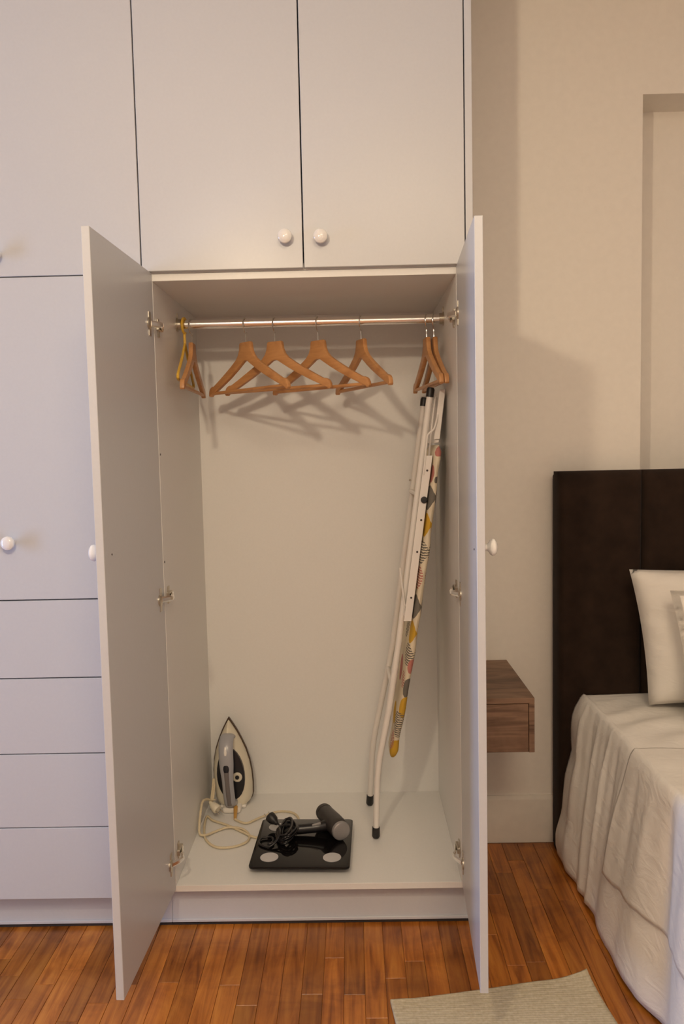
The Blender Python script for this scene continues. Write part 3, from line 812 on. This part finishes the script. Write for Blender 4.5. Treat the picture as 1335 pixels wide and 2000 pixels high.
for i in range(npan):
    xa = hbx0 + pw_ * i; xb = xa + pw_
    if i == 0: xb = 0.920
    if i == 1: xa = 0.920
    p = obj('headboard_panel', cushion(xa + .0004, xb - .0004, .006, hbz, .470, .400), 'velvet', bed, smooth=70)
obj('mattress', box(BM(), .762, 2.38, -1.62, .388, .285, BZ - .024, .03, 3), 'mattress', bed)
obj('bed_base', box(BM(), .780, 2.36, -1.60, .386, .060, .284, .008), 'velvet', bed)
for lx in (.84, 2.30):
    for ly in (-1.50, .30): obj('leg', box(BM(), lx - .025, lx + .025, ly - .025, ly + .025, 0.0005, .060, .003), 'black_rubber', bed)

# bed sheet: hangs to the floor on the near side in loose folds
side_prof = [(.549, .738), (.535, .722), (.50, .703), (.47, .694), (.42, .692), (.36, .694), (.32, .682), (.279, .672), (.22, .667), (.161, .662), (.12, .650), (.09, .642), (.05, .643), (.008, .652)]
def px(z):
    for (za, xa), (zb, xb) in zip(side_prof, side_prof[1:]):
        if zb <= z <= za: return xa + (xb - xa) * (za - z) / (za - zb)
    return side_prof[-1][1]
def base_x(z):                                    # calmer profile further from the headboard
    t = (BZ - z) / BZ
    return .726 - .068 * t ** .8
def hem(y):
    P = [(.50, .000), (.37, .000), (.2158, .004), (.009, .001), (-.1648, -.006), (-.2695, .004), (-.3643, .034), (-.5, .01), (-.7, -.01), (-1.0, .012), (-1.4, -.008), (-1.8, .0)]
    for (a, xa), (b, xb) in zip(P, P[1:]):
        if b <= y <= a: s = (a - y) / (a - b); s = s * s * (3 - 2 * s); return xa + (xb - xa) * s
    return 0
def ridge(y, z, y_top, y_bot, wdt, amp):
    t = (BZ - z) / BZ
    c = y_top + (y_bot - y_top) * t
    return amp * math.exp(-((y - c) / (wdt * (.55 + .8 * t))) ** 2)
def sheet_x(y, z):
    k = min(1, max(0, (y - .20) / .17)); k = k * k * (3 - 2 * k)
    x = px(z) * k + base_x(z) * (1 - k)
    t = (BZ - z) / BZ
    x += hem(y) * t
    for a in ((.315, .30, .020, -.013), (.24, .235, .016, .008), (.19, .20, .018, -.012), (.125, .155, .018, .009), (.085, .125, .014, -.014), (.02, .06, .022, .010), (-.05, -.02, .030, -.010),
              (-.16, -.12, .03, .008), (-.25, -.24, .035, -.010), (-.36, -.38, .03, .012), (-.5, -.5, .05, -.012), (-.75, -.7, .07, .012), (-1.0, -1.0, .06, -.012), (-1.3, -1.3, .08, .012)):
        x += ridge(y, z, a[0], a[1], a[2], a[3]) * min(1, t * 3.5) * (1 - .55 * t)
    x += .0025 * noise.noise(Vector((y * 16, z * 7, 2))) * min(1, t * 4)
    return x
def top_z(x, y, off=0):
    w1 = .0065 * math.sin((y * 1.0 - (x - .72) * .55) * 46 + 2.2 * noise.noise(Vector((x * 5, y * 5, 0)))) * math.exp(-((x - .86) / .14) ** 2) * math.exp(-((y - .13) / .17) ** 2)
    return BZ - .004 + off + w1 + .003 * noise.noise(Vector((x * 6, y * 9, 4)))
def cloth(ys, hem_z, off, xmax, y_skew=lambda t: 0, nz=26, top_n=40, thick=.003, zf_=None):
    bm = BM(); rows = []
    for y in ys:
        row = []
        hz = hem_z(y)
        for i in range(nz + 1):                   # hem up to the edge
            t = 1 - i / nz
            z = BZ - .012 - (BZ - .012 - hz) * (t ** .85)
            tt = (BZ - z) / BZ
            yy = y + y_skew(tt)
            row.append(Vector((sheet_x(yy, z) - off, yy, z + (0 if off else 0))))
        e = row[-1]
        for q in (.35, .7):                       # rounded mattress edge
            row.append(Vector((e.x + .016 * q, e.y, BZ - .012 + .012 * math.sin(q * math.pi / 2) + off * q)))
        x0 = e.x + .020
        for i in range(top_n + 1):
            x = x0 + (xmax - x0) * (i / top_n) ** 1.8
            row.append(Vector((x, y, top_z(x, y, off))))
        rows.append([bm.verts.new(p) for p in row])
    for A, B in zip(rows, rows[1:]):
        for k in range(len(A) - 1): bm.faces.new((A[k], A[k + 1], B[k + 1], B[k]))
    bmesh.ops.recalc_face_normals(bm, faces=bm.faces)
    up_ = sum(f.normal.z for f in bm.faces)
    if up_ < 0: bmesh.ops.reverse_faces(bm, faces=bm.faces)
    bmesh.ops.solidify(bm, geom=bm.faces[:], thickness=thick)
    return bm
def lin(a, b, n): return [a + (b - a) * i / n for i in range(n + 1)]
ys = lin(.396, -.45, 110) + lin(-.46, -1.66, 60)
sh = obj('bed_sheet', cloth(ys, lambda y: .010 + .004 * math.sin(y * 21), 0.0, 2.40), 'linen', smooth=180)
tag(sh, 'white bed sheet hanging to the floor in folds beside the headboard', 'bed sheet')
def duvet_hem(y):
    P = [(.2, .165), (-.01, .168), (-.19, .1946), (-.387, .2278), (-.43, .221), (-.51, .235), (-2, .23)]
    for (a, za), (b, zb) in zip(P, P[1:]):
        if b <= y <= a: return za + (zb - za) * (a - y) / (a - b) + .003 * math.sin(y * 55)
    return .23
ys = lin(-.088, -.50, 60) + lin(-.51, -1.68, 50)
dv = obj('duvet', cloth(ys, duvet_hem, .010, 2.42, y_skew=lambda t: .105 * t * max(0, 1 - 0)), 'duvet', smooth=180)
tag(dv, 'white duvet over the lower part of the bed, its hem above the sheet', 'duvet')

# pillows
def pillow(w_, h_, th, mtx, flange=0.0, seed=0, n=26):
    bm = BM(); G = {}
    for side in (1, -1):
        for j in range(n + 1):
            for i in range(n + 1):
                u, v = -1 + 2 * i / n, -1 + 2 * j / n
                edge = i in (0, n) or j in (0, n)
                if edge and side == -1: G[(side, i, j)] = G[(1, i, j)]; continue
                pu = u * (1 - .035 * (1 - abs(v) ** 2) * abs(u)); pv = v * (1 - .045 * (1 - abs(u) ** 2) * abs(v))
                d = ((1 - u ** 4) * (1 - v ** 4)) ** .55
                if flange:
                    e = max(abs(u), abs(v))
                    d *= min(1, max(0, (1 - e - flange) / .25)) ** .5 if e > 1 - flange - .25 else 1
                y = side * th * .5 * d
                if d > .01:
                    y += side * (.006 * noise.noise(Vector((u * 2.2 + seed, v * 3.1, side * 2))) + .0035 * noise.noise(Vector((u * 3 + seed, v * 9, 5))) ) * min(1, d * 1.4) ** 1.6
                    y += side * .006 * math.sin((v * 1.3 + u * .7) * 11 + seed) * max(0, abs(u) - .45) * min(1, d * 1.4) ** 1.6
                G[(side, i, j)] = bm.verts.new(mtx @ Vector((pu * w_ / 2, y, pv * h_ / 2)))
    for side in (1, -1):
        for j in range(n):
            for i in range(n):
                q = [G[(side, i, j)], G[(side, i + 1, j)], G[(side, i + 1, j + 1)], G[(side, i, j + 1)]]
                try: bm.faces.new(q if side == -1 else q[::-1])
                except ValueError: pass
    return bm
def SH(k): return Matrix(((1, 0, k, 0), (0, 1, 0, 0), (0, 0, 1, 0), (0, 0, 0, 1)))
m1 = Matrix.Translation((1.212, .272, .757)) @ Matrix.Rotation(math.radians(-9), 4, 'X') @ SH(-.095)
p1 = obj('pillow', pillow(.70, .405, .165, m1, seed=1), 'pillow', smooth=180)
tag(p1, 'white pillow leaning on the headboard, its left corner free', 'pillow')
m2 = Matrix.Translation((1.236, .100, .738)) @ Matrix.Rotation(math.radians(-14), 4, 'X') @ SH(-.07)
p2 = obj('pillow', pillow(.64, .375, .13, m2, flange=.10, seed=9), 'duvet', smooth=180)
tag(p2, 'white pillow at the right edge, standing in front of the other pillow', 'pillow')

# ------------------------------------------------------------------ cotton rug in front of the open right door
bm = BM()
ra = Vector((.0756, -.2808, 0)); ux = Vector((.496, .0875, 0)); uy = Vector((.060, -.46, 0)).normalized()
nu, nv = 60, 90
R_ = []
for j in range(nv + 1):
    row = []
    for i in range(nu + 1):
        s = i / nu; d = .40 * (j / nv) ** 1.1
        p = ra + ux * s + uy * d
        curl = .020 * math.exp(-d / .045) * (max(0, (s - .80) / .20) ** 2) + .006 * math.exp(-d / .03) * (max(0, (.12 - s) / .12))
        wave = .0016 * math.sin(s * 9 + 1) * math.exp(-d / .2) + .0008 * noise.noise(Vector((s * 8, d * 9, 0)))
        p.z = .0095 + curl + max(-.001, wave) + .0005 * math.sin(d * 2 * math.pi / .016) * (1 if d < .10 else .3)
        p.y += .004 * math.sin(s * math.pi * 1.0) * math.exp(-d / .1) - .010 * (1 - s) * 0
        row.append(bm.verts.new(p))
    R_.append(row)
for j in range(nv):
    for i in range(nu): bm.faces.new((R_[j][i], R_[j][i + 1], R_[j + 1][i + 1], R_[j + 1][i]))
bmesh.ops.recalc_face_normals(bm, faces=bm.faces)
if sum(f.normal.z for f in bm.faces) < 0: bmesh.ops.reverse_faces(bm, faces=bm.faces)
bmesh.ops.solidify(bm, geom=bm.faces[:], thickness=.008)
tag(obj('rug', bm, 'rug', smooth=180), 'cream woven cotton rug on the plank floor by the right door', 'rug')
